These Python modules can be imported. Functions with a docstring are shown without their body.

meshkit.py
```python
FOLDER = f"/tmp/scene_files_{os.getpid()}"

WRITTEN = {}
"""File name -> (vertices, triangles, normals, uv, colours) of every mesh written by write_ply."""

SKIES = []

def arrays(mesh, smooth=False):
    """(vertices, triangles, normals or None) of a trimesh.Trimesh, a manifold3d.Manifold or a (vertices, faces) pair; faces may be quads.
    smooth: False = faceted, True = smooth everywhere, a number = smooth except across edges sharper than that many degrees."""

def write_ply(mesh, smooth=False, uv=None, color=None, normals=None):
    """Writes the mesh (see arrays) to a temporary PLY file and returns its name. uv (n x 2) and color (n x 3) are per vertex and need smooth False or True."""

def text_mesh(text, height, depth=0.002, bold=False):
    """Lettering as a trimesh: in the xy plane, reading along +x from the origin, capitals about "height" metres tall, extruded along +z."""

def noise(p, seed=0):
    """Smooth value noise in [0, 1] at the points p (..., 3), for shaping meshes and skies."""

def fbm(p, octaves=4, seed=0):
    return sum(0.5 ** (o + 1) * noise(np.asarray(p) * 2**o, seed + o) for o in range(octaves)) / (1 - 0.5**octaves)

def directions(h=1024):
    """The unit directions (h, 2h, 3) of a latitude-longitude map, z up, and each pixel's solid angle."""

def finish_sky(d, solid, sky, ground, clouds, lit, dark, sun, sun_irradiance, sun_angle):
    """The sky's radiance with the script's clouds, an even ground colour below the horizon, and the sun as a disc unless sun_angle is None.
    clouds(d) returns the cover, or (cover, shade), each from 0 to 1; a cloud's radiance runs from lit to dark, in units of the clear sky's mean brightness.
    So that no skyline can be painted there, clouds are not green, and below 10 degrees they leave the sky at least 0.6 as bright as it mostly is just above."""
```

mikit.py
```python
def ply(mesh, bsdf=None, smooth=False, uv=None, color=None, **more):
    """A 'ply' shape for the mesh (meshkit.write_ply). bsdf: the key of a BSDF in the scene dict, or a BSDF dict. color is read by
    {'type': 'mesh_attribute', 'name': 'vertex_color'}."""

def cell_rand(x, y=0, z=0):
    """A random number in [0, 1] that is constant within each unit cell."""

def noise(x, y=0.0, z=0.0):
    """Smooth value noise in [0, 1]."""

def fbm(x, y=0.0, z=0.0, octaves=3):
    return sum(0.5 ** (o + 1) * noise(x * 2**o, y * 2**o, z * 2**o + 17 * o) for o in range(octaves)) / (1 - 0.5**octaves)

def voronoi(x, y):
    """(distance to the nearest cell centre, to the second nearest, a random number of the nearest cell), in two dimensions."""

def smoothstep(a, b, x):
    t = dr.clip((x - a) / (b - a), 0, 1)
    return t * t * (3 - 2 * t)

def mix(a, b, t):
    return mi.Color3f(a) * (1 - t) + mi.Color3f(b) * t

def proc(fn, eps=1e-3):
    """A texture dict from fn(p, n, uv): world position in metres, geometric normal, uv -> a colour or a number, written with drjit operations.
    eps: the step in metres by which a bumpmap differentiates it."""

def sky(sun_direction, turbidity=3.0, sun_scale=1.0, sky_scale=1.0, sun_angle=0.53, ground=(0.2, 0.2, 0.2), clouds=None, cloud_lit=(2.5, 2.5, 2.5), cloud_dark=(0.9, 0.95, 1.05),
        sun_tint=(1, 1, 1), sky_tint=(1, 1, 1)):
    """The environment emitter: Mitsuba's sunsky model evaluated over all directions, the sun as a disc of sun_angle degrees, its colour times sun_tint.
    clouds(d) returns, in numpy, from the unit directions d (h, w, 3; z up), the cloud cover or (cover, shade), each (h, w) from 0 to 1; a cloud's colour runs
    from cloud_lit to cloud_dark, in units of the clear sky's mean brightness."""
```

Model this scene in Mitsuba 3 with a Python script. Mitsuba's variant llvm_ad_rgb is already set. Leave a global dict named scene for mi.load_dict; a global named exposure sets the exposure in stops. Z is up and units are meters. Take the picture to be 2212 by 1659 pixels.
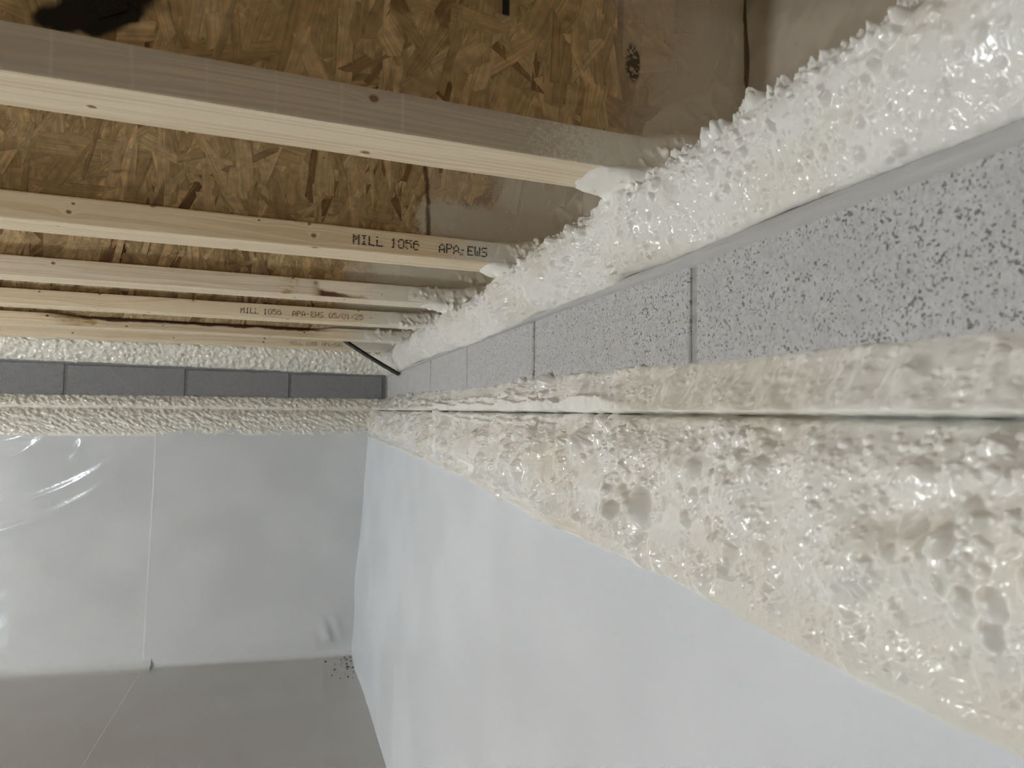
import math, random
import numpy as np, trimesh
import drjit as dr
import mitsuba as mi
import mikit
from mikit import proc, ply, noise as tnoise, fbm as tfbm, cell_rand, smoothstep as tss, mix as tmix, voronoi
from meshkit import noise, fbm
from scipy.spatial import cKDTree

T = mi.ScalarTransform4f
scene, labels = {}, {}

# ------------------------------------------------------------------ camera, lights, exposure
Z0 = 1.06                                   # height of the lens above the datum, metres
exposure = 1.68
PX, PY, FPX = 1106.0, 829.5, 1302.5         # image centre and focal length in pixels of the 2212 x 1659 frame
def _axes():
    a, b = np.array([655.0, 884.0]) - [PX, PY], np.array([4880.0, 933.0]) - [PX, PY]   # vanishing points of the two walls
    d1 = np.array([*a, FPX]); d1 /= np.linalg.norm(d1)
    d2 = np.array([*b, FPX]); d2 -= d1 * (d1 @ d2); d2 /= np.linalg.norm(d2)
    d3 = np.cross(d1, d2)
    return np.stack([d2, d1, d3 if d3[1] < 0 else -d3])
R = _axes()
_m = np.eye(4); _m[:3, 0], _m[:3, 1], _m[:3, 2], _m[:3, 3] = -R[:, 0], -R[:, 1], R[:, 2], [0, 0, Z0]
scene['camera'] = {'type': 'thinlens', 'fov': math.degrees(2 * math.atan(1106 / FPX)), 'fov_axis': 'x', 'near_clip': 0.02, 'far_clip': 50.0,
                   'aperture_radius': 0.0011, 'focus_distance': 0.85, 'to_world': T(_m.tolist())}
LAMPS = [(np.array([-2.40, 0.66, -0.56]), [176.0, 182.0, 184.0]),      # work lamps standing on the floor: one left of the frame,
         (np.array([-2.27, -1.0, 0.08]), [200.0, 217.0, 240.0]),
         (np.array([-2.80, -1.35, -0.60]), [66.0, 67.0, 67.0])]     # and two behind the viewer, the last one added as fill light

# ------------------------------------------------------------------ helpers
def ss(a, b, x):
    t = np.clip((np.asarray(x, float) - a) / (b - a), 0, 1); return t * t * (3 - 2 * t)
def shift(mesh):
    if isinstance(mesh, trimesh.Trimesh):
        m = mesh.copy(); m.vertices = m.vertices + [0, 0, Z0]; return m
    v, f = mesh; v = np.array(v, float); v[:, 2] += Z0; return (v, f)
def numbered(key):
    if key not in scene and key not in labels and not any(k.startswith(key + '__') for k in scene): return key
    i = 1
    while True:
        k = f'{key}_{i:03d}'
        if k not in scene and k not in labels and not any(q.startswith(k + '__') for q in scene): return k
        i += 1
def add(name, mesh, bsdf, parent=None, smooth=False, label=None, category=None, group=None, kind=None, **kw):
    key = numbered((parent + '__' if parent else '') + name)
    scene[key] = ply(shift(mesh), bsdf, smooth, **kw)
    d = {k: v for k, v in dict(label=label, category=category, group=group, kind=kind).items() if v}
    if d: labels[key] = d
    return key
def thing(name, label, category, group=None, kind=None):
    key = numbered(name)
    labels[key] = {k: v for k, v in dict(label=label, category=category, group=group, kind=kind).items() if v}
    return key
def grid_faces(nu, nv):
    i = (np.arange(nu - 1)[:, None] * nv + np.arange(nv - 1)[None]).ravel()
    return np.vstack([np.stack([i, i + nv, i + nv + 1], 1), np.stack([i, i + nv + 1, i + 1], 1)])
def grid_normals(P):
    du, dv = np.gradient(P, axis=0), np.gradient(P, axis=1)
    n = np.cross(du, dv); return n / np.maximum(np.linalg.norm(n, axis=-1, keepdims=True), 1e-12)
def sheet(P, flip=False):
    f = grid_faces(P.shape[0], P.shape[1])
    return (P.reshape(-1, 3), f[:, ::-1] if flip else f)
def bevel_box(lo, hi, b=0.002, seed=0, rough=0.0):
    """A box with chamfered edges (24 corners, 44 triangles)."""
    lo, hi = np.array(lo, float), np.array(hi, float)
    pts = []
    for k in range(3):
        for s in np.ndindex(2, 2, 2):
            p = np.where(np.array(s) == 1, hi - b, lo + b); p[k] = (hi if s[k] else lo)[k]; pts.append(p)
    pts = np.array(pts)
    if rough: pts = pts + np.random.default_rng(seed).normal(0, rough, pts.shape)
    return trimesh.convex.convex_hull(pts)
def box(lo, hi):
    lo, hi = np.array(lo, float), np.array(hi, float)
    m = trimesh.creation.box(hi - lo); m.apply_translation((lo + hi) / 2); return m
def tube(path, rad, n=10):
    path = np.array(path, float); out = []
    t = np.gradient(path, axis=0); t /= np.linalg.norm(t, axis=1, keepdims=True)
    a = np.cross(t, [0.3, 0.9, 0.2]); a /= np.linalg.norm(a, axis=1, keepdims=True); b = np.cross(t, a)
    ang = np.arange(n) * 2 * np.pi / n
    P = path[:, None] + rad * (np.cos(ang)[None, :, None] * a[:, None] + np.sin(ang)[None, :, None] * b[:, None])
    v = P.reshape(-1, 3); m = len(path); f = []
    for i in range(m - 1):
        for j in range(n):
            p, q = i * n + j, i * n + (j + 1) % n
            f += [[p, p + n, q + n], [p, q + n, q]]
    v = np.vstack([v, path[:1], path[-1:]])
    f += [[len(v) - 2, (j + 1) % n, j] for j in range(n)] + [[len(v) - 1, (m - 1) * n + j, (m - 1) * n + (j + 1) % n] for j in range(n)]
    return trimesh.Trimesh(v, f, process=False)
def spline(keys, x):
    """Linear interpolation of key rows [(x, value or vector)], smoothed."""
    xs = np.array([k[0] for k in keys], float); vs = np.array([k[1] for k in keys], float).reshape(len(keys), -1)
    return np.stack([np.interp(x, xs, vs[:, j]) for j in range(vs.shape[1])], -1)
def smooth_path(pts, n, power=3):
    """n points at even arc length on a rounded version of a polyline, pts (..., k, 2)."""
    pts = np.asarray(pts, float)
    for _ in range(power):                       # corner cutting
        q = 0.75 * pts[..., :-1, :] + 0.25 * pts[..., 1:, :]; r = 0.25 * pts[..., :-1, :] + 0.75 * pts[..., 1:, :]
        mid = np.stack([q, r], -2).reshape(*pts.shape[:-2], -1, 2)
        pts = np.concatenate([pts[..., :1, :], mid, pts[..., -1:, :]], -2)
    out = np.empty((*pts.shape[:-2], n, 2))
    for idx in np.ndindex(pts.shape[:-2]):
        p = pts[idx]; s = np.r_[0, np.cumsum(np.linalg.norm(np.diff(p, axis=0), axis=1))]
        t = np.linspace(0, s[-1], n); out[idx] = np.stack([np.interp(t, s, p[:, 0]), np.interp(t, s, p[:, 1])], -1)
    return out
def blobs(P, spacing, rmin, rmax, seed, stretch=(1, 1, 1), k=4, keep=None, soft=False):
    """Height of overlapping round foam bubbles scattered over the surface points P (n, 3)."""
    rng = np.random.default_rng(seed)
    Q = P.reshape(-1, 3) * np.array(stretch)
    cells = np.floor(Q / spacing).astype(np.int64)
    _, first = np.unique(cells @ np.array([73856093, 19349663, 83492791]), return_index=True)
    C = Q[first]; C = (np.floor(C / spacing) + 0.5) * spacing + rng.uniform(-.5, .5, C.shape) * spacing
    r = rng.uniform(rmin, rmax, len(C)) * rng.choice([1, 1, 0.6, 0.8], len(C))
    if keep is not None: r = r * np.where(rng.random(len(C)) < keep, 1, 0.01)
    d, i = cKDTree(C).query(Q, k=k)
    q = np.maximum(0, 1 - (d / r[i]) ** 2)
    h = (r[i] * q * q).sum(1) if soft else (.8 * r[i] * q ** 1.15).max(1)
    return h.reshape(P.shape[:-1])

# ------------------------------------------------------------------ materials
def mat(name, color, rough, spec=0.5, bump=None, bump_scale=1.0, eps=1e-3, **kw):
    rgb = color if isinstance(color, dict) else {'type': 'rgb', 'value': list(color)}
    b = {'type': 'principled', 'base_color': rgb, 'roughness': rough, 'specular': spec, **kw}
    if bump is not None: b = {'type': 'bumpmap', 'arbitrary': proc(bump, eps), 'scale': bump_scale, 'bsdf': b}
    scene[name] = {'type': 'twosided', 'bsdf': b}
    return name

def foam_color(p, n, uv):
    z = p.z - Z0
    y = tfbm(p.x * 9, p.y * 9, p.z * 14, 2)
    c = tmix((.73, .732, .70), (.68, .665, .605), tss(.45, .75, y))
    c = tmix(c, (.74, .71, .60), .55 * tss(2.30, 2.52, p.y) * (1 - tss(.30, .36, p.x + .05 * y)))
    return c
mat('foam', proc(foam_color), .17, .6)
def crust_color(p, n, uv):
    z = p.z - Z0
    c = tmix((.75, .715, .62), (.70, .655, .54), tss(JB + FT + .002, JB + FT + .014, z))
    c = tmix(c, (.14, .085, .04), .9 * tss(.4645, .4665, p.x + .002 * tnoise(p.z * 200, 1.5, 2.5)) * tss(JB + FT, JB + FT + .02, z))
    return tmix(c, (.83, .82, .77), tss(JB + .006, JB - .002, z))
JB, FT = 0.243, 0.038
mat('foam_crust', proc(crust_color), .35, .5)
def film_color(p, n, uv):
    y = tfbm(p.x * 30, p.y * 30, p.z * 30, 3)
    return tmix((.40, .355, .29), (.33, .285, .225), tss(.4, .7, y))  # tan set darker than the other foam, standing in for shade in the bays
mat('shaded_foam_film', proc(film_color), .5, .3)

def block_tone(p):
    """Speckle of an open concrete face, in the plane of either wall."""
    on_right = p.x > .335
    h = dr.select(on_right, p.y, p.x)
    s = tnoise(h * 740, p.z * 600, dr.select(on_right, mi.Float(1.5), mi.Float(7.5)))
    t = tnoise(h * 1400 + 31, p.z * 1050, 3.5)
    g = tfbm(h * 40, p.z * 40, 9.5, 3)
    return s, t, g, on_right
def block_color(p, n, uv):
    s, t, g, right = block_tone(p)
    base = tmix((.40, .405, .415), (.51, .515, .525), g)
    c = base * mi.Float(0.74 + .52 * (t * .5 + .5 * tnoise(dr.select(right, p.y, p.x) * 420 + 9, p.z * 330, 6.5)))
    c = tmix(c, mi.Color3f(.10, .10, .105), .88 * tss(.575, .68, s * .66 + t * .34 + .14 * (g - .5)))
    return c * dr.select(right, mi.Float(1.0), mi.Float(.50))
def block_bump(p, n, uv):
    s, t, g, right = block_tone(p)
    return -tss(.6, .8, s * .72 + t * .28) + .3 * t
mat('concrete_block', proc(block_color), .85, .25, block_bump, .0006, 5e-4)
def mortar_color(p, n, uv):
    g = tfbm(p.x * 120, p.y * 120, p.z * 120, 3)
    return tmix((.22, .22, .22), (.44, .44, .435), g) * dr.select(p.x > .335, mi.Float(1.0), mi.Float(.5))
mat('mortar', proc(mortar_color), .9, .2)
def bed_color(p, n, uv):
    g = tfbm(p.x * 60, p.y * 30, p.z * 260, 3)
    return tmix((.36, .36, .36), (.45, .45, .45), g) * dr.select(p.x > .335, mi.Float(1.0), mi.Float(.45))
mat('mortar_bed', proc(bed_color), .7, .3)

def liner_color(p, n, uv):
    g = tfbm(p.x * 5, p.y * 5, p.z * 5, 2)
    c = tmix((.62, .637, .658), (.675, .692, .714), tss(.3, .7, g))
    floor_shade = tss(.75, .95, dr.abs(n.z)) * (.75 + .5 * tnoise(p.x * 9, p.y * 9, 1.5))      # up-facing part darkened in colour, standing in for grazing light on the floor
    return tmix(c, (.52, .512, .49), dr.clip(.8 * floor_shade, 0, 1))
mat('plastic_liner', proc(lambda p, n, uv: liner_color(p, n, uv) * mi.Color3f(.97, 1.0, 1.045)), .32, .45)
mat('shiny_liner', proc(lambda p, n, uv: liner_color(p, n, uv) * mi.Color3f(.965, .972, .96)), .10, .5, lambda p, n, uv: tfbm(p.x * 130, p.y * 130, p.z * 130, 2), .00012, 1e-3)

def web_mask(p):
    """How much foam mist lies on the web at this point (0 none .. 1 coated)."""
    x = p.x
    j = dr.floor((p.y - .40) / .408)                            # which joist
    x0 = dr.select(j < .5, mi.Float(.335), dr.select(j < 1.5, mi.Float(.187), mi.Float(.10)))
    w = dr.select(j < .5, mi.Float(.085), dr.select(j < 1.5, mi.Float(.012), mi.Float(.06)))
    big = tfbm(p.x * 22, p.z * 22, p.y * 3, 3) - .5
    fine = tnoise(p.x * 520, p.z * 520, 4.5) * .6 + tnoise(p.x * 260, p.z * 260, 8.5) * .4 - .5
    m = tss(-1, 1, (x - x0 + .10 * big + .04 * fine) / w)
    patch = dr.select((j > .5) & (j < 1.5), tss(.335, .36, p.z - Z0 + .03 * big + .03 * fine) * (1 - tss(.27, .34, x + .05 * fine)), mi.Float(0))
    return dr.clip(m - .8 * patch, 0, 1)
def osb_color(p, n, uv):
    k = dr.floor(uv.y); across = uv.y - k
    r, r2 = cell_rand(k, 3), cell_rand(k, 11)
    fib = tnoise(uv.x * 18 + k * 3, across * 26, k) * .6 + tnoise(uv.x * 60 + k, across * 60, k + .5) * .4
    c = tmix((.31, .215, .108), (.455, .335, .185), tss(.1, .9, r))
    c = tmix(c, (.15, .082, .035), .85 * tss(.86, .93, r2))
    c = tmix(c, (.52, .37, .19), .6 * tss(.12, .06, r2))
    c = c * mi.Float(.62 + .72 * fib) * mi.Float(.72 + .56 * tfbm(p.x * 130, p.z * 130, k, 2))
    c = c * mi.Float(1.3 * (.62 + .38 * tss(.0, .10, across) * tss(1.0, .90, across)))
    z = p.z - Z0                                               # dark knot hole stain on the nearest web
    b = tfbm(p.x * 40, p.z * 40, 2.5, 3) - .5
    d = dr.sqrt(dr.square((p.x + .158 - .9 * (z - .32)) / .036) + dr.square((z - .318) / .030)) + 1.1 * b
    hole = tss(1.05, .7, d) * dr.select(p.y < .7, mi.Float(1), mi.Float(0))
    c = tmix(c, (.006, .005, .004), hole)
    d2 = dr.sqrt(dr.square((p.x - .322) / .009) + dr.square((z - .372) / .022)) + .9 * b
    seam = tss(.006, .0015, dr.abs(p.x - .186 + .06 * (z - .3) + .010 * b)) * dr.select((p.y > .9) & (p.y < 1.1), mi.Float(.85), mi.Float(0))
    c = tmix(c, (.05, .03, .02), seam * tss(.15, .5, tnoise(p.x * 300, p.z * 200, 1.5)))
    m = web_mask(p)
    c = tmix(c, (.70, .655, .54), m * (1 - seam))
    grit = tnoise(p.x * 420, p.z * 420, 3.5)
    return tmix(c, (.06, .04, .028), tss(1.15, .7, d2) * tss(.30, .55, grit) * dr.select(p.y < .7, mi.Float(.9), mi.Float(0)))
mat('osb', proc(osb_color), .55, .35)
def wood_color(p, n, uv):
    z = p.z - Z0
    j = dr.floor((p.y - .40) / .408)
    side = dr.abs(n.y)
    w = dr.select(side > .5, z, p.y)                              # across the grain on this face
    warp = tfbm(p.x * 2.2, w * 16, j * 5 + 2 * side, 3)
    kx = dr.floor(p.x / .105 + j * .37); kw = dr.floor(w / .019)
    # knots: about one in five cells
    fx, fw = p.x / .105 + j * .37 - kx, w / .019 - kw
    kr, ka, kb = cell_rand(kx, kw + 100 * j, 1), .25 + .5 * cell_rand(kx, kw + 100 * j, 2), .25 + .5 * cell_rand(kx, kw + 100 * j, 3)
    ks = .0012 + .0030 * cell_rand(kx, kw + 100 * j, 4)
    kd = dr.sqrt(dr.square((fx - ka) * .105 * .8) + dr.square((fw - kb) * .019)) / ks
    kd = kd + .5 * (tnoise(p.x * 600, w * 600, 2.5) - .5)
    on = kr > .80
    swirl = dr.select(on, dr.exp(-kd * .45), mi.Float(0))
    ring = tnoise((warp * .05 + w) * 420 + swirl * 5, p.x * 3.5, j + 3 * side)
    fine = tnoise(p.x * 30, w * 1400, 6.5)
    c = tmix((.775, .70, .565), (.67, .56, .415), tss(.35, .8, ring) * .85)
    c = c * mi.Float(.90 + .2 * fine)
    warm = cell_rand(j, 21)
    c = c * tmix((1.0, .97, .93), (1.0, .90, .74), warm * dr.select(side > .5, mi.Float(1), mi.Float(.3)))
    c = c * dr.select((side > .5) & (j < .5), mi.Float(.80), mi.Float(1))   # the nearest joist's face is weathered grey
    c = tmix(c, (.40, .375, .33), .7 * dr.select((side > .5) & (j < .5), tss(.25, .65, fine * .5 + warp * .5), mi.Float(0)))
    # pale cross marks left by stacking sticks on the nearest joist's face
    mk = tss(.035, .008, dr.abs(p.x / .052 + .08 * tnoise(z * 60, p.x * 8, 4.5) - dr.floor(p.x / .052) - .5)) * tnoise(p.x * 9, 3.5, 1.5)
    c = tmix(c, (.62, .54, .42), dr.select((side > .5) & (j < .5) & (p.x < .1), .8 * mk, mi.Float(0)))
    c = tmix(c, (.20, .105, .05), dr.select(on, tss(1.5, .7, kd) * .92, mi.Float(0)))
    c = tmix(c, (.05, .02, .008), dr.select(on & (kr > .93), tss(.9, .4, kd), mi.Float(0)))
    # bark (wane) on the third and the fifth joist
    b = tfbm(p.x * 26, w * 50, 3.5, 3) - .5
    e3 = tss(-.006, .012, p.x - .022) * tss(.18, .05, p.x) * tss(.262 - .11 * (p.x - .02), .257 - .11 * (p.x - .02), z + .012 * b) * dr.select((side > .3) & (j > 1.5) & (j < 2.5), mi.Float(1), mi.Float(0))
    pat = tss(.05, .09, b * b + .06 - 12 * dr.square(p.x + .03)) * dr.select((side > .5) & (j > 1.5) & (j < 2.5), mi.Float(.75), mi.Float(0))
    c = tmix(c, (.40, .235, .06), pat)
    c = tmix(c, (.10, .04, .016), e3)
    e5 = tss(.2665, .271, z + .014 * b + .004 * tnoise(p.x * 7, 1.5, 2.5)) * tss(-.80, -.62, p.x) * tss(.12, .0, p.x) * dr.select((j > 3.5) & (j < 4.5), mi.Float(1), mi.Float(0))
    c = tmix(c, (.07, .03, .013), e5)
    y5 = tss(.02, .09, b * b + .05 - 10 * dr.square(p.x + .67)) * dr.select((side > .5) & (j > 3.5) & (j < 4.5), mi.Float(.8), mi.Float(0))
    c = tmix(c, (.42, .26, .07), y5)
    # foam mist towards the wall
    x0 = dr.select(j < .5, dr.select(side > .5, mi.Float(.235), mi.Float(.285)), dr.select(j < 1.5, dr.select(side > .5, mi.Float(.24), mi.Float(.31)), dr.select(j < 2.5, mi.Float(.15), mi.Float(.17))))
    speck = tnoise(p.x * 560, w * 560, 4.5) * .6 + tnoise(p.x * 270, w * 270, 1.5) * .4 - .5
    m = tss(-1, 1, (p.x - x0 + .16 * speck + .03 * (warp - .5)) / .055)
    return tmix(c, (.74, .70, .60), m)
mat('joist_wood', proc(wood_color), .6, .3, lambda p, n, uv: tnoise(p.x * 25, p.y * 900, p.z * 900), .0003, 5e-4)
mat('osb_core', (.16, .095, .04), .8, .2)
mat('stamp_ink', (.045, .035, .028), .7, .2)
mat('black_rubber', (.012, .012, .012), .45, .4)
mat('dark_metal', (.04, .04, .045), .4, .5)
mat('crumb', (.05, .045, .04), .9, .2)
mat('dull_concrete', (.24, .24, .235), .9, .2)
mat('ceiling_board', (.36, .25, .12), .7, .2)

# ------------------------------------------------------------------ measures of the place (z here is measured from lens height)
W, D = 0.342, 2.64                    # inner face of the right-hand and the back wall
ZB, ZT = 0.052, 0.146                 # visible course of cap blocks
JB, FT, FW = 0.243, 0.038, 0.063      # joist underside, flange height and width
JY = [0.525, 0.944, 1.353, 1.735, 2.155, 2.517]      # near edge of each bottom flange
JDEPTH, RIM = 0.302, 0.472
XL, XF = -4.2, -1.75                  # far left wall; how far left the detailed strip runs
def floor_z(x): return -1.0 + 0.058 * (0.21 - np.asarray(x, float))

# ------------------------------------------------------------------ structure
fx = np.array([XL - .2, W + .25]); fy = (-3.2, D + .25)
fv = np.array([[x, y, floor_z(x) - dz] for dz in (.012, .12) for x in fx for y in fy])
ff = trimesh.convex.convex_hull(fv)
add('floor', ff, 'dull_concrete', label='concrete crawl space floor slab under white plastic sheeting', kind='structure')
add('ceiling', box((XL, -3.2, JB + JDEPTH), (W + .25, D + .25, JB + JDEPTH + .018)), 'ceiling_board', label='wood panel subfloor above the joists', kind='structure')
add('wall_left', box((XL - .2, -3.2, -1.02), (XL, D + .25, JB + JDEPTH)), 'dull_concrete', label='far crawl space wall', kind='structure')
add('wall_front', box((XL, -3.2, -1.02), (W + .25, -3.0, JB + JDEPTH)), 'dull_concrete', label='crawl space wall behind the viewer', kind='structure')
REC = .004
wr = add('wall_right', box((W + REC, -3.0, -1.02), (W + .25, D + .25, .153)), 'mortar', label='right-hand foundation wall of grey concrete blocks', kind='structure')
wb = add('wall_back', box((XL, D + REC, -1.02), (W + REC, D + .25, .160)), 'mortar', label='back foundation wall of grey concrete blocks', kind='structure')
# sill plates and rim boards that carry the foam
add('trim_1', box((RIM, -3.0, .153), (RIM + .03, D + .25, JB + JDEPTH)), 'ceiling_board', label='rim board above the right-hand wall', kind='structure')
add('trim_2', box((XL, D + .10, .160), (RIM, D + .13, JB + JDEPTH)), 'ceiling_board', label='rim board above the back wall', kind='structure')

def block(lo, hi, axis, seed):
    """A cap block with a chamfered, slightly chipped front face."""
    b = bevel_box(lo, hi, .0022, seed, .0004); return b
joints_y = [2.522, 2.099, 1.709, 1.299, .889, .476, .066, -.344]
edges = [D - .004] + joints_y
for i in range(len(edges) - 1):
    gap = .0105 if i > 4 else .007
    hi = edges[i] - (gap / 2 if i else 0); lo = edges[i + 1] + gap / 2
    add('block', block((W, lo, ZB - .045), (W + .09, hi, ZT - .001), 1, i), 'concrete_block', wr)
joints_x = [-.045, -.440, -.838, -1.235, -1.635]
joints_x = [-.049, -.431, -.829, -1.225, -1.62]
edges = [W - .022] + joints_x
for i in range(len(edges) - 1):
    hi = edges[i] - (.009 if i else 0); lo = edges[i + 1] + .002
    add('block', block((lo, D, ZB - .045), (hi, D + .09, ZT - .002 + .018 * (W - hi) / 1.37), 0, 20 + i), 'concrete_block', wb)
# tooled mortar bed on top of the course
def bed(along, lo, hi, z0f, z1, axis, sgn):
    n = len(along); prof = np.array([[.004, 0], [-.0015, .15], [-.003, .45], [-.002, .75], [.002, 1.0], [.02, 1.05]])
    P = np.zeros((n, len(prof), 3)); wob = .0012 * (noise(np.stack([along * 14, along * 0, along * 0], -1), 5) - .5)
    P[:, :, axis] = along[:, None]
    P[:, :, 1 - axis] = lo + prof[None, :, 0] + wob[:, None]
    z0 = z0f(along)[:, None]; P[:, :, 2] = z0 + (z1(along)[:, None] - z0) * prof[None, :, 1]
    return P
al = np.arange(-.34, D, .02)
add('mortar_bed', sheet(bed(al, W - .0008, 0, lambda a: ZT - .0085 + 0 * a + .0065 * ss(.45, .9, a), lambda a: .1545 + 0 * a, 1, 1)), 'mortar_bed', wr, smooth=True, label='smooth grey mortar bed along the top of the blocks')
al = np.arange(XF, W, .02)
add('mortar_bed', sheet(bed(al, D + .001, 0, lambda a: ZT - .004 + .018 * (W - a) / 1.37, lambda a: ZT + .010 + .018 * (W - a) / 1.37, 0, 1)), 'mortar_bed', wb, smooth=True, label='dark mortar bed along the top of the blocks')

# ------------------------------------------------------------------ I-joists
FONT = {'M': '10001 11011 10101 10101 10001 10001 10001', 'I': '01110 00100 00100 00100 00100 00100 01110', 'L': '10000 10000 10000 10000 10000 10000 11111',
        '1': '00100 01100 00100 00100 00100 00100 01110', '0': '01110 10001 10001 10001 10001 10001 01110', '5': '11111 10000 11110 00001 00001 10001 01110',
        '6': '01110 10000 11110 10001 10001 10001 01110', '2': '01110 10001 00001 00110 01000 10000 11111', 'A': '00100 01010 10001 10001 11111 10001 10001',
        'P': '11110 10001 10001 11110 10000 10000 10000', 'E': '11111 10000 10000 11110 10000 10000 11111', 'W': '10001 10001 10001 10101 10101 10101 01010',
        'S': '01111 10000 10000 01110 00001 00001 11110', '-': '00000 00000 00000 01110 00000 00000 00000', '/': '00001 00010 00010 00100 01000 01000 10000'}
FONT = {k: v.replace(' ', '') for k, v in FONT.items()}
def dot_text(words, y, z, h, seed):
    """Dot-matrix lettering on a joist face: words [(text, x)]."""
    rng = np.random.default_rng(seed); out = []
    for text, x0, pitch in words:
        for n, ch in enumerate(text):
            for q, on in enumerate(FONT[ch]):
                if on == '1' and rng.random() > .06:
                    c, r = q % 5, q // 5
                    w, hh = pitch / 6 * 1.12, h / 7 * .74
                    x = x0 + n * pitch + c * pitch / 6; zz = z + h - (r + 1) * h / 7 + rng.normal(0, .0002)
                    out.append(box((x, y - .0003, zz), (x + w, y + .001, zz + hh)))
    return trimesh.util.concatenate(out)
def flange_mesh(y0, z0, x0, x1, seed, dents=None):
    xs = np.arange(x0, x1 + .001, .012); rad = .0028
    cs = []
    for cx, cz, a0 in ((y0 + rad, z0 + rad, 180), (y0 + FW - rad, z0 + rad, 270), (y0 + FW - rad, z0 + FT - rad, 0), (y0 + rad, z0 + FT - rad, 90)):
        for a in (0, 45, 90):
            t = math.radians(a0 + a); cs.append([cx + rad * math.cos(t), cz + rad * math.sin(t)])
    cs = np.array(cs); n = len(cs)
    P = np.zeros((len(xs), n, 3)); P[..., 0] = xs[:, None]; P[..., 1:] = cs[None]
    q = np.stack([P[..., 0] * 9, P[..., 1] * 60 + seed, P[..., 2] * 60], -1)
    P[..., 1] += .0010 * (noise(q, seed) - .5); P[..., 2] += .0010 * (noise(q, seed + 9) - .5)
    if dents: dents(P)
    v = P.reshape(-1, 3); f = []
    for i in range(len(xs) - 1):
        for j in range(n):
            a, b = i * n + j, i * n + (j + 1) % n
            f += [[a, a + n, b + n], [a, b + n, b]]
    v = np.vstack([v, P[0].mean(0), P[-1].mean(0)])
    f += [[len(v) - 2, j, (j + 1) % n] for j in range(n)] + [[len(v) - 1, (len(xs) - 1) * n + (j + 1) % n, (len(xs) - 1) * n + j] for j in range(n)]
    return trimesh.Trimesh(v, f, process=False)
def wane3(P):
    near_low = (P[..., 1] < 1.353 + .004) & (P[..., 2] < JB + .012)
    a = ss(.014, .030, P[..., 0]) * ss(.17, .06, P[..., 0]) * near_low
    P[..., 1] += .007 * a; P[..., 2] += .003 * a
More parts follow.
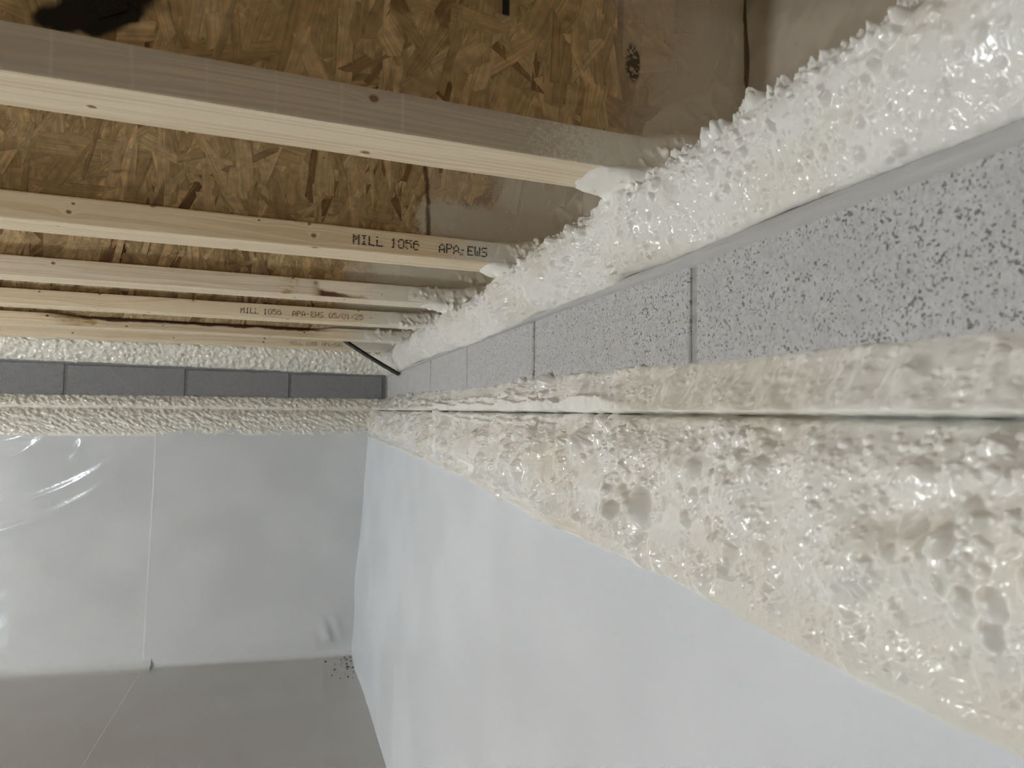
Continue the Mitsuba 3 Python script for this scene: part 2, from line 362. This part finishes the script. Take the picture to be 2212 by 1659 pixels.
def wane5(P):
    near_top = (P[..., 1] < 2.155 + .004) & (P[..., 2] > JB + .026)
    a = ss(-.74, -.64, P[..., 0]) * ss(.10, .02, P[..., 0]) * near_top
    P[..., 1] += .010 * a; P[..., 2] -= .007 * a * (.5 + noise(P * 9, 3))
def strand_mesh(xa, xb, za, zb, y, count, seed):
    """Wood strands of the OSB, each a thin chip with ragged ends, lying over one another on the web's near face."""
    rng = np.random.default_rng(seed); V, F, U = [], [], []; base = 0
    for k in range(count):
        L = float(np.clip(rng.lognormal(math.log(.105), .40), .03, .20)); w = float(np.clip(rng.lognormal(math.log(.0165), .55), .003, .042))
        ang = math.radians(rng.normal(84, 13) if rng.random() < .70 else rng.uniform(0, 180))
        if rng.random() < .10: w *= .45
        c = np.array([rng.uniform(xa, xb), rng.uniform(za, zb)])
        top = 0.0003 + .0016 * k / count + rng.uniform(0, .0002)
        j = lambda s: rng.normal(0, s)
        loc = np.array([[-L/2 + j(.004), -w/2], [-L/6, -w/2 * (1 + j(.08))], [L/4, -w/2 * (1 + j(.08))], [L/2 + j(.006), -w/2 * .9], [L/2 + j(.008), 0.0], [L/2 + j(.006), w/2 * .9],
                        [L/6, w/2 * (1 + j(.08))], [-L/4, w/2 * (1 + j(.08))], [-L/2 + j(.006), w/2], [-L/2 + j(.008), 0.0]])
        dx, dz = math.cos(ang), math.sin(ang)
        X = c[0] + loc[:, 0] * dx - loc[:, 1] * dz; Z = np.clip(c[1] + loc[:, 0] * dz + loc[:, 1] * dx, za, zb); X = np.clip(X, xa, xb)
        tl, tw = rng.normal(0, .006), rng.normal(0, .02)
        Y = y - top + loc[:, 0] * tl + loc[:, 1] * tw
        Y = np.minimum(Y, y - .0001)
        V.append(np.stack([X, Y, Z], -1)); V.append(np.stack([X, Y * 0 + y + .0003, Z], -1))
        uvk = np.stack([loc[:, 0], k + .5 + .46 * np.clip(loc[:, 1] / w * 2, -1, 1)], -1); U += [uvk, uvk]
        n = len(loc)
        F += [[base, base + i, base + i + 1] for i in range(1, n - 1)]
        for i in range(n):
            p, q = base + i, base + (i + 1) % n; F += [[p, p + n, q + n], [p, q + n, q]]
        base += 2 * n
    return (np.vstack(V), np.array(F)), np.vstack(U)

names = ['nearest', 'second nearest', 'third', 'fourth', 'fifth', 'sixth and farthest']
extra = ['with weathered grey side and a dark knot hole stain on its web', 'with MILL 1056 stamped close to the wall', 'with brown bark along its lower edge',
         'with warm tan side and a dated stamp', 'with a dark bark strip along its top edge', 'beside the back wall, directly above the foam']
joists = []
for i, y in enumerate(JY):
    t = thing('i_joist', f'{names[i]} wooden I-joist {extra[i]}', 'joist', 'wooden I-joists overhead')
    joists.append(t)
    x0 = -2.6
    add('bottom_flange', flange_mesh(y, JB, x0, RIM - .004, 10 + i, {2: wane3, 4: wane5}.get(i)), 'joist_wood', t, smooth=40, label='pale lumber flange')
    add('top_flange', box((x0, y, JB + JDEPTH - FT), (RIM - .004, y + FW, JB + JDEPTH)), 'joist_wood', t)
    yw = y + FW / 2 - .0048
    w = add('web', box((x0, yw, JB + FT - .004), (RIM - .004, yw + .0095, JB + JDEPTH - FT + .004)), 'osb_core', t, label='brown oriented strand board web')
    xa = [-.85, -1.25, -1.5, -1.7, -1.9, -1.9][i]; ztop = [.507, .507, .48, .42, .38, .35][i]
    cnt = int([1300, 1750, 1750, 1300, 900, 500][i])
    m, uv = strand_mesh(xa, RIM - .005, JB + FT - .003, ztop, yw, cnt, 100 + i)
    add('strand', m, 'osb', w, uv=uv, kind='stuff')
for y, where in ((.115, 'just above the viewer'), (-.295, 'behind the viewer'), (-.705, 'far behind the viewer')):
    t = thing('i_joist', f'plain wooden I-joist {where}, outside the view', 'joist', 'wooden I-joists overhead')
    add('bottom_flange', flange_mesh(y, JB, -2.6, RIM - .004, 30), 'joist_wood', t, smooth=40); add('top_flange', box((-2.6, y, JB + JDEPTH - FT), (RIM - .004, y + FW, JB + JDEPTH)), 'joist_wood', t)
    add('web', box((-2.6, y + .0267, JB + FT - .004), (RIM - .004, y + .0363, JB + JDEPTH - FT + .004)), 'ceiling_board', t)
h = .0155
stamp = lambda i, words, z, hh: add('stamp', dot_text(words, JY[i] - .0002, z, hh, 50 + i), 'stamp_ink', joists[i] + '__bottom_flange', kind='stuff', label='black dot-matrix lettering')
stamp(1, [('MILL', .065, .0118), ('1056', .122, .0118), ('APA-EWS', .199, .0118)], JB + .011, h)
stamp(3, [('MILL', -.164, .0118), ('1056', -.108, .0118), ('APA-EWS', -.035, .0118), ('05/01/25', .060, .0118), ('-', .168, .0118)], JB + .010, h)
stamp(5, [('MILL', -.055, .0118), ('1056', .002, .0118), ('APA-EWS', .064, .0118)], JB + .010, h)

# ------------------------------------------------------------------ spray foam
def rows(y0, y1):
    ys = [y0]
    while ys[-1] < y1: ys.append(ys[-1] + min(.0040, max(.0006, 2.1 * max(ys[-1], .02) ** 2 / 445)))
    ys[-1] = y1; return np.array(ys)
def displace(P, h, n=None):
    n = grid_normals(P) if n is None else n
    return P + n * h[..., None]
def edge_fade(ns, a, b):
    s = np.linspace(0, 1, ns); return np.minimum(ss(0, a, s), ss(1, 1 - b, s)) if b else ss(0, a, s)

# lower edge of the upper foam along the right-hand wall (y, height) and its slope profile
BT = [(-.3, .152), (.2, .1515), (.30, .153), (.36, .1545), (.41, .152), (.47, .1515), (.53, .152), (.60, .1545), (.612, .149), (.67, .149), (.75, .1505), (.80, .149), (.85, .154), (.90, .152), (.96, .146), (1.01, .147),
      (1.15, .1455), (1.30, .145), (1.5, .151), (1.60, .154), (1.70, .1505), (1.89, .156), (2.0, .153), (2.22, .147), (2.5, .146), (2.66, .146)]
ys = rows(.12, 2.66)
zt = spline(BT, ys)[:, 0] + .0016 * (fbm(np.stack([ys * 60, ys * 0, ys * 0], -1), 3, 4) - .5)
ctrl = np.zeros((len(ys), 9, 2))
bulge = sum(np.exp(-((ys - (y + .035)) / .045) ** 2) for y in JY[:5])             # foam piles up under each joist
low = noise(np.stack([ys * 5, ys * 0, ys * 0 + 3], -1), 2) - .5
prof = [(.006, 0), (-.006, .0), (-.016, .016), (-.025, .038), (-.029, .062), (-.022, .084), (.004, .100), (.050, .128), (.150, .190)]
for k, (px, pz) in enumerate(prof):
    ctrl[:, k, 0] = W + px + (-.022 * bulge * math.sin(math.pi * min(k / 6, 1)) - .010 * low * (k > 1)) * (k < 7)
    ctrl[:, k, 1] = zt + pz + (.002 * bulge if 2 < k < 7 else 0)
far = ss(2.3, 2.62, ys)
ctrl[:, :, 0] -= (far * .03)[:, None] * np.array([0, 0, .3, .6, 1, 1, 1, 1, 1])[None]
path = smooth_path(ctrl, 270)
P = np.zeros((len(ys), 270, 3)); P[..., 1] = ys[:, None]; P[..., 0] = path[..., 0]; P[..., 2] = path[..., 1]
N0 = grid_normals(P); sgn = 1 if N0[len(ys)//2, 100, 0] < 0 else -1; N0 = N0 * sgn
S = np.linspace(0, 1, 270)[None]
f1 = fbm(P * 16, 3, 31); m1 = ss(.40, .60, fbm(P * 11, 3, 77))
big = blobs(P, .017, .005, .0125, 1, keep=.40); mid = blobs(P, .0085, .0026, .0058, 2, keep=.75); sml = blobs(P, .0045, .0011, .0026, 3, keep=.8)
hh = .018 * (f1 - .5) + big * (.55 + .80 * m1) * ss(.10, .3, S) + mid * (.75 + .70 * m1) + 1.0 * sml * (.5 + m1) + .5 * blobs(P, .0034, .0014, .0025, 4, keep=.8, k=3)
lumps = .0055 * (fbm(P * np.array([60, 60, 30]), 3, 8) - .5)
hh = (hh + lumps) * np.minimum(ss(0, .07, S) * .8 + .2 * ss(.03, .2, S), 1)
up_r = add('spray_foam', sheet(displace(P, hh, N0), flip=sgn < 0), 'foam', smooth=True, label='upper band of lumpy white spray foam over the right-hand block course', category='spray foam', group='bands of spray foam')

# lower foam mass on the right-hand wall
LZ = [(-.3, -.151), (.18, -.151), (.35, -.149), (.44, -.143), (.72, -.145), (1.16, -.130), (2.0, -.120), (2.58, -.112)]
LT = [(-.3, .040), (.8, .040), (1.2, .043), (2.0, .062), (2.60, .082)]
ys = rows(.12, 2.61)
zl = spline(LZ, ys)[:, 0]; tl = spline(LT, ys)[:, 0]
zb_ = spline([(-.3, .0455), (.2, .045), (.3, .046), (.47, .047), (.6, .048), (.89, .051), (1.3, .051), (1.52, .053), (2.0, .049), (2.6, .046)], ys)[:, 0] + .0012 * (fbm(np.stack([ys * 50, ys * 0, ys * 0 + 7], -1), 3, 4) - .5)
near = ss(.75, .40, ys)
grow = spline([(-.3, 1), (1, 1), (1.4, .8), (2.6, .42)], ys)[:, 0]
extra_t = np.maximum(tl - .04, 0)
wav = noise(np.stack([ys * 7, ys * 0, ys * 0], -1), 12) - .5
lst = []
def pt(t, z): lst.append(np.stack([W - t, z + 0 * ys], -1))
pt(-.006 + 0 * ys, zb_ + .002); pt(.003 + .3 * extra_t, zb_ - .003); pt(.012 + .55 * extra_t, .032 + .003 * wav); pt(.027 + .75 * extra_t, .014 + 0 * ys); pt(.034 + .8 * extra_t, .005 + 0 * ys); pt(.034 + .8 * extra_t, .0015 + 0 * ys); pt(.024 + .8 * extra_t, .0006 + 0 * ys)
pt(.002 + .7 * extra_t, .0002 + 0 * ys); pt(.000 + .7 * extra_t, -.0016 + 0 * ys); pt(.024 + .8 * extra_t, -.0030 + 0 * ys); pt(.032 + .85 * extra_t, -.009 + .003 * wav)
pt(.028 + .020 * grow + extra_t, -.030 + 0 * ys); pt(.026 + .034 * grow + extra_t + .010 * wav, -.058 + 0 * ys); pt(.024 + .040 * grow + extra_t + .012 * wav, -.090 + .02 * (1 - grow))
pt(.024 + .030 * grow + extra_t, zl + .030); pt(.018 + .028 * grow + extra_t, zl + .018 + .004 * wav); pt(tl + .007 + .004 * (1 - near), zl + .012 * near + .006); pt(tl + .004, zl + .002); pt(tl - .004, zl - .0005)
ctrl = np.stack(lst, 1)
path = smooth_path(ctrl, 430, 2)
P = np.zeros((len(ys), 430, 3)); P[..., 1] = ys[:, None]; P[..., 0] = path[..., 0]; P[..., 2] = path[..., 1]
N0 = grid_normals(P); sgn = 1 if N0[len(ys)//2, 60, 0] < 0 else -1; N0 = N0 * sgn
S = np.linspace(0, 1, 430)[None]
zz, yy = P[..., 2], P[..., 1]
f1 = fbm(P * np.array([14, 14, 14]), 3, 41); m1 = ss(.42, .60, fbm(P * 9, 3, 87)); m2 = ss(.45, .6, fbm(P * 13 + 5, 3, 17))
big = blobs(P, .024, .008, .019, 11, stretch=(1, 1, .6), keep=.42, soft=True); mid = blobs(P, .0105, .0040, .0085, 12, stretch=(1, 1, .75), keep=.72); sml = blobs(P, .0062, .0022, .0044, 13, keep=.6); m3 = ss(.40, .58, fbm(P * 17 + 3, 2, 27))
flow = fbm(np.stack([P[..., 0] * 30, yy * 46 + 14 * zz, zz * 15], -1), 2, 51) - .5          # drips running down
rid = np.abs(fbm(P * np.array([75, 75, 60]), 3, 91) - .5)
hh = .030 * (f1 - .5) + .024 * (fbm(np.stack([P[..., 0] * 8, yy * 26 + 20 * zz, zz * 16 - 10 * yy], -1), 2, 97) - .5) * ss(-.01, -.05, zz) + .011 * flow * (.3 + .7 * m2) + big * (.28 + .75 * m1) + mid * (.36 + .80 * m2) + sml * (.3 + .8 * m3) + .95 * blobs(P, .0036, .0015, .0027, 14, keep=.8, k=3) * (.35 + .65 * ss(.35, .55, fbm(P * 23, 2, 37)))
lip = np.exp(-((zz - .020) / .016) ** 2)
flut = (fbm(np.stack([yy * 75, zz * 22, yy * 0], -1), 2, 61) - .5) * lip
ropes = sum(a * np.exp(-((zz - z) / s) ** 2) * ss(y0, y0 + .05, yy) * ss(y1, y1 - .1, yy) for z, s, a, y0, y1 in ((.010, .0035, .007, .56, 1.6), (.0215, .004, .004, .75, 1.9), (-.0075, .003, .004, .62, 1.5), (-.016, .003, .003, .70, 1.3)))
hh = np.where(zz > 0, hh * (.55 + .4 * ss(.42, .6, yy)) + .010 * flut * ss(.62, .36, yy), hh) + ropes
crease = 1 - .95 * np.exp(-((zz + .001) / .006) ** 2)
hh = np.maximum(hh, -.005) * crease * ss(0, .05, S) * np.where(S > .5, ss(1, .86, S) * .96 + .04 * ss(1, .99, S), 1)
hh += .0014 * (fbm(P * 130, 2, 71) - .5) * ss(0, .03, S) * ss(1, .97, S)
low_r = add('spray_foam', sheet(displace(P, hh, N0), flip=sgn < 0), 'foam', smooth=True, label='thick lower band of glossy white spray foam along the right-hand wall, above the plastic sheet', category='spray foam', group='bands of spray foam')

# foam on the back wall: upper band under the farthest joist and lower band above the plastic
xs = np.arange(XF, .372, .0026)
def back_band(ctrl, ns, seed, name_label, amp=1.0, crease_z=None):
    path = smooth_path(ctrl, ns, 2)
    P = np.zeros((len(xs), ns, 3)); P[..., 0] = xs[:, None]; P[..., 1] = path[..., 0]; P[..., 2] = path[..., 1]
    N0 = grid_normals(P); sgn = 1 if N0[len(xs)//2, ns//2, 1] < 0 else -1; N0 = N0 * sgn
    S = np.linspace(0, 1, ns)[None]
    rip = fbm(np.stack([P[..., 0] * 92 + P[..., 2] * 60, P[..., 1] * 60, P[..., 2] * 74 - P[..., 0] * 18], -1), 2, seed) - .5
    h = 1.3 * amp * (.0135 * rip + .9 * blobs(P, .013, .003, .0062, seed + 1, keep=.6) + .5 * blobs(P, .0075, .0018, .0035, seed + 2, keep=.7) + .010 * (fbm(P * 12, 3, seed + 3) - .5))
    if crease_z is not None: h = h * (1 - .9 * np.exp(-((P[..., 2] - crease_z) / .005) ** 2))
    h = h * ss(0, .10, S) * ss(1, .82, S)
    return add('spray_foam', sheet(displace(P, h, N0), flip=sgn < 0), 'foam', smooth=True, label=name_label, category='spray foam', group='bands of spray foam')
zt = ZT + .004 + .018 * (W - xs) / 1.37 + .002 * (fbm(np.stack([xs * 12, xs * 0, xs * 0], -1), 3, 9) - .5) - .004 * np.exp(-((xs + .03) / .03) ** 2)
one = 0 * xs
mk = lambda L: np.stack([np.stack([D - t + one, z + one], -1) for t, z in L], 1)
back_band(mk([(-.008, zt), (.006, zt), (.022, zt + .014), (.034, zt + .035), (.042, zt + .055), (.050, .226), (.050, .240), (.045, .262), (-.05, .30)]), 86, 201, 'strip of stippled cream spray foam under the farthest joist on the back wall')
zb2 = .0475 - .004 * (W - xs) / 1.37 + .002 * (fbm(np.stack([xs * 9, xs * 0, xs * 0 + 4], -1), 3, 9) - .5)
zl2 = -.1145 + .007 * (W - xs) / 1.37
back_band(mk([(-.008, zb2 + .001), (.004, zb2), (.022, .030), (.034, .014), (.036, .004), (.024, -.001), (.034, -.008), (.050, -.020), (.060, -.045), (.066, -.075), (.068, -.098), (.064, zl2 + .002), (.055, zl2)]), 110, 301,
          'lower strip of stippled cream spray foam on the back wall, above the hanging plastic', .9, 0.0)

# rough foam thrown over the joist ends: a skin that thickens towards the wall (part of the upper band)
for i, y in enumerate(JY[:5]):
    yw = y + FW / 2 - .007
    ztop = [.50, .50, .44, .38, .35][i]
    corner = [(yw, ztop), (yw, JB + FT + .004), (yw - .003, JB + FT), (y + .003, JB + FT + .0005), (y, JB + FT - .003), (y, JB + .003), (y + .003, JB), (y + FW - .003, JB), (y + FW, JB + .003), (y + FW, JB + FT)]
    ns = [190, 130, 90, 70, 60][i]
    prof = smooth_path(np.array(corner)[None], ns, 1)[0]
    X = np.arange([.20, .20, .14, .13, .12][i], RIM + .001, [.0016, .0022, .003, .0035, .004][i])
    P = np.zeros((len(X), ns, 3)); P[..., 0] = X[:, None]; P[..., 1] = prof[None, :, 0]; P[..., 2] = prof[None, :, 1]
    C = np.array([y + FW / 2, JB + FT / 2])
    N0 = grid_normals(P); sgn = 1 if N0[len(X)//2, ns//5, 1] < 0 else -1; N0 = N0 * sgn
    bottom = ss(JB + .006, JB - .001, P[..., 2])[...]
    web = ss(JB + FT, JB + FT + .02, P[..., 2])
    start = np.where(bottom > .5, [.262, .285, .25, .25, .23][i], [.285, .29, .215, .22, .19][i]) + .012 * (noise(P * np.array([20, 60, 60]), 450 + i) - .5); start = np.where(web > .5, [.335, .34, .29, .27, .25][i] + .11 * ss(.30, .40, P[..., 2]), start)
    big = blobs(P, .012, .003, .0075, 400 + i, keep=.75); sml = blobs(P, .006, .0014, .0032, 420 + i, keep=.8)
    th = (P[..., 0] - start) / .06
    ramp = ss(0, 1, th)
    web_soft = 1 - .5 * web * ss(.30, .36, P[..., 2])
    h = -.0036 + .0050 * ss(-.3, .3, th) * (.6 + .8 * fbm(P * 60, 2, 430 + i)) + web_soft * (1.4 - .6 * web + .1 * bottom) * (big + .7 * sml) * ramp + .012 * ramp * ss(.30, .40, P[..., 0]) * (1 - .85 * web) + .013 * bottom * ss(.265, .33, P[..., 0]) * (i < 3)
    add('joist_end_skin', sheet(displace(P, h, N0), flip=sgn < 0), 'foam_crust', up_r, smooth=True, label=f'rough foam crust on the end of a joist')
# smooth film of foam on the rim board in the joist bays
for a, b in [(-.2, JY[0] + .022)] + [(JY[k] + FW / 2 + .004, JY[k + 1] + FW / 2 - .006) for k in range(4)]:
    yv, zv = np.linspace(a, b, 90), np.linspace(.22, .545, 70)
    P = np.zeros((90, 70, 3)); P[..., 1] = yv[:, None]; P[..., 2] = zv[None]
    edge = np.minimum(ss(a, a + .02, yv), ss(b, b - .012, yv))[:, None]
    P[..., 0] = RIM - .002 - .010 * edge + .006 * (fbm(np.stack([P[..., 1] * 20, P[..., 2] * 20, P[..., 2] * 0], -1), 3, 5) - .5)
    add('bay_film', sheet(P, flip=False), 'shaded_foam_film', up_r, smooth=True, label='smooth foam film on the rim board')

# ------------------------------------------------------------------ plastic sheeting
def wrinkles(x, z):
    """Height of the diagonal tension folds near the top of the left back sheet."""
    h = 0 * x
    for (xa, za), (xm, zm), (xb, zb), amp, wd in (((-1.12, -.25), (-.96, -.20), (-.85, -.10), .0032, .018), ((-1.35, -.40), (-.78, -.40), (-.555, -.09), .0038, .019), ((-1.30, -.49), (-.75, -.45), (-.55, -.14), .0038, .019),
                                                   ((-1.15, -.15), (-.98, -.135), (-.89, -.09), .0026, .015), ((-.79, -.20), (-.76, -.16), (-.74, -.10), .0026, .015)):
        t = np.linspace(0, 1, 600)[:, None]; c = (1 - t) ** 2 * [xa, za] + 2 * t * (1 - t) * np.array([xm, zm]) + t ** 2 * [xb, zb]
        d, k = cKDTree(c).query(np.stack([x, z], -1).reshape(-1, 2)); d = d.reshape(x.shape); k = k.reshape(x.shape)
        h += amp * np.exp(-(d / wd) ** 2) * np.sin(np.pi * np.clip(k / 599, 0, 1))
    return h
def back_sheet(x0, x1, off, left_tail, seed, rad):
    X = np.r_[x0 + np.array([0, .001, .002, .003, .004, .006, .008, .011, .015]), np.linspace(x0 + .02, x1, int((x1 - x0) / .008))]
    if x1 - x0 > 2: X = np.r_[np.linspace(x0, -1.9, 60), np.arange(-1.89, x1, .008), x1]
    prof = []
    Sv = np.r_[np.linspace(-.085, -.94, 130)]
    yb = 2.577 - off
    P = np.zeros((len(X), 130 + 14 + 120, 3))
    for k, x in enumerate(X):
        fz = float(floor_z(x)) + off * .8
        zv = np.linspace(-.085, fz + rad, 130)
        a = np.linspace(0, math.pi / 2, 14)
        yl = np.linspace(yb - rad - .004, -2.0, 120) if False else yb - rad - .004 - (np.linspace(0, 1, 120) ** 1.6) * 3.6
        P[k, :, 1] = np.r_[np.full(130, yb), yb - rad + rad * np.cos(a), yl]
        P[k, :, 2] = np.r_[zv, fz + rad - rad * np.sin(a), np.full(120, fz)]
        P[k, :, 0] = x
    return P
def sheet_relief(P, seed, amp):
    n = fbm(P * np.array([5, 5, 5]), 3, seed) - .5
    c = np.abs(fbm(P * np.array([3.2, 3.2, 3.2]) + 9, 3, seed + 1) - .5)
    return amp * (n - .12 * np.exp(-(c / .012) ** 2))
# left sheet
P = back_sheet(XL + .01, -.505, 0.0, True, 1, .055)
wall = ss(-.95, -.80, P[..., 2])
h = sheet_relief(P, 500, .0045) * ss(-.25, -.55, P[..., 2]) * ss(-.10, -.22, P[..., 2]) + wrinkles(P[..., 0], P[..., 2]) * wall
h += .004 * np.exp(-((P[..., 2] - floor_z(P[..., 0]) - .05) / .02) ** 2) * ss(-.75, -.9, P[..., 0])
up = np.stack([0 * h, -wall, (1 - wall)], -1); up /= np.linalg.norm(up, axis=-1, keepdims=True)
edge = ss(-.505, -.54, P[..., 0])
add('vapor_barrier', sheet(P + up * (h * edge)[..., None]), 'shiny_liner', smooth=True, label='left white plastic sheet with shiny diagonal folds on the back wall and floor', category='plastic sheet', group='white plastic sheets')
# right sheet, lapped over the left one
P = back_sheet(-.522, .285, .0045, False, 2, .022)
wall = ss(-.98, -.90, P[..., 2])
h = sheet_relief(P, 540, .0055) * ss(-.10, -.22, P[..., 2])
q = (P[..., 0] - .12) / .05, (P[..., 2] + .90) / .06
h += .013 * np.exp(-(q[0] ** 2 + q[1] ** 2)) * (1 + .5 * np.sin(P[..., 0] * 110 + P[..., 2] * 40))       # puckers in the bottom corner
fold = ss(-.522, -.516, P[..., 0])
h = h * ss(-.522, -.47, P[..., 0]) + .0004 * np.exp(-((P[..., 0] + .518) / .002) ** 2) * wall - .004 * ss(-.519, -.522, P[..., 0])
P[..., 0] += -.012 * ss(-.1, -1.0, P[..., 2]) * ss(-.3, -.5, P[..., 0])
up = np.stack([0 * h, -wall, (1 - wall)], -1); up /= np.linalg.norm(up, axis=-1, keepdims=True)
add('vapor_barrier', sheet(P + up * h[..., None]), 'shiny_liner', smooth=True, label='white plastic sheet in the middle, lapped over the left sheet and reaching the room corner', category='plastic sheet', group='white plastic sheets')
# sheet on the right-hand wall
ys = np.r_[np.linspace(-2.4, .1, 40), np.arange(.11, 2.575, .009), 2.578]
zl = spline(LZ, ys)[:, 0]; tl = spline(LT, ys)[:, 0]
xb = spline([(-3, .262), (1.0, .262), (1.75, .246), (2.06, .234), (2.30, .222), (2.42, .212), (2.6, .212)], ys)[:, 0]
nz = 150; s = np.linspace(0, 1, nz)
P = np.zeros((len(ys), nz, 3)); P[..., 1] = ys[:, None]
ztop, zbot = zl + .040, -1.0 + 0 * ys
P[..., 2] = ztop[:, None] + (zbot - ztop)[:, None] * s[None]
xt = W - tl
bend = s ** .9
P[..., 0] = xt[:, None] + (xb - xt)[:, None] * bend[None]
kink = np.exp(-((P[..., 2] + .70) / .10) ** 2) * ss(2.3, 2.57, P[..., 1]); P[..., 0] -= .008 * kink
vf = noise(np.stack([P[..., 1] * 22, P[..., 2] * 1.6, P[..., 1] * 0], -1), 610) - .5
h = sheet_relief(P, 600, .006) * ss(.02, .14, s)[None] + .007 * vf * ss(1.7, 2.4, P[..., 1]) * ss(.0, .1, s)[None]
P[..., 0] -= h * ss(1.0, .93, s)[None]
add('vapor_barrier', sheet(P), 'plastic_liner', smooth=True, label='bluish white plastic sheet on the right-hand wall below the thick foam', category='plastic sheet', group='white plastic sheets')

# ------------------------------------------------------------------ small things
t = np.linspace(0, 1, 26)[:, None]
c = (1 - t) ** 2 * np.array([.055, 2.335, .318]) + 2 * t * (1 - t) * np.array([.195, 2.305, .212]) + t ** 2 * np.array([.336, 2.262, .134])
add('cable', tube(c, .0078, 10), 'black_rubber', smooth=40, label='black cable hanging from between the far joists onto the block wall near the corner', category='cable')
t = np.linspace(0, 1, 10)[:, None]
a, b = np.array([.160, .535, .56]), np.array([.1755, .540, .3845])
strap = []
cc = a + (b - a) * t + np.array([.004, 0, 0]) * np.sin(np.pi * t)
for k in range(len(cc) - 1): pass
sv = np.concatenate([cc + np.array([dx, dy, 0]) for dx, dy in ((-.0030, -.001), (.0034, -.001), (.0034, .001), (-.0030, .001))])
n = len(cc); sf = []
for k in range(4):
    for i in range(n - 1):
        p, q = k * n + i, ((k + 1) % 4) * n + i; sf += [[p, q, q + 1], [p, q + 1, p + 1]]
sf += [[0, 3 * n, 2 * n], [0, 2 * n, n], [n - 1, 2 * n - 1, 3 * n - 1], [n - 1, 3 * n - 1, 4 * n - 1]]
add('strap_end', trimesh.Trimesh(sv, sf, process=False), 'black_rubber', label='short black strap end hanging in front of the nearest joist web', category='strap')
rng = np.random.default_rng(8)
cr = []
for k in range(26):
    d = abs(rng.normal(0, 1)); px, py = .206 - .10 * rng.random() ** 2, 2.55 - .20 * rng.random() ** 1.6
    m = trimesh.creation.icosphere(1, rng.uniform(.0015, .0042)); m.vertices *= rng.uniform(.6, 1.3, 3); m.apply_translation([px, py, float(floor_z(px)) + .0055]); cr.append(m)
add('crumbs', trimesh.util.concatenate(cr), 'crumb', label='dark crumbs of debris on the floor plastic in the room corner', category='debris', kind='stuff')

# work lamps outside the frame, the third added as fill: base, post and a round LED globe
for (LAMP, rgb), where in zip(LAMPS, ('on a short post left of the view', 'on a tall post behind the viewer', 'behind the viewer, added as fill light')):
    lp = thing('work_lamp', f'small LED work lamp standing on the floor {where}', 'lamp', 'work lamps')
    fzl = float(floor_z(LAMP[0])) + .008
    b = trimesh.creation.cylinder(.11, .02, sections=36); b.apply_translation([LAMP[0], LAMP[1], fzl + .012]); add('base', b, 'dark_metal', lp, smooth=40)
    hgt = LAMP[2] - .05 - fzl
    b = trimesh.creation.cylinder(.014, hgt, sections=20); b.apply_translation([LAMP[0], LAMP[1], fzl + .02 + hgt / 2]); add('post', b, 'dark_metal', lp, smooth=40)
    g = trimesh.creation.icosphere(3, .025 if LAMP[2] > 0 else .065); g.apply_translation(LAMP)
    k = add('globe', g, 'plastic_liner', lp, smooth=True)
    scene[k]['emitter'] = {'type': 'area', 'radiance': {'type': 'rgb', 'value': rgb}}
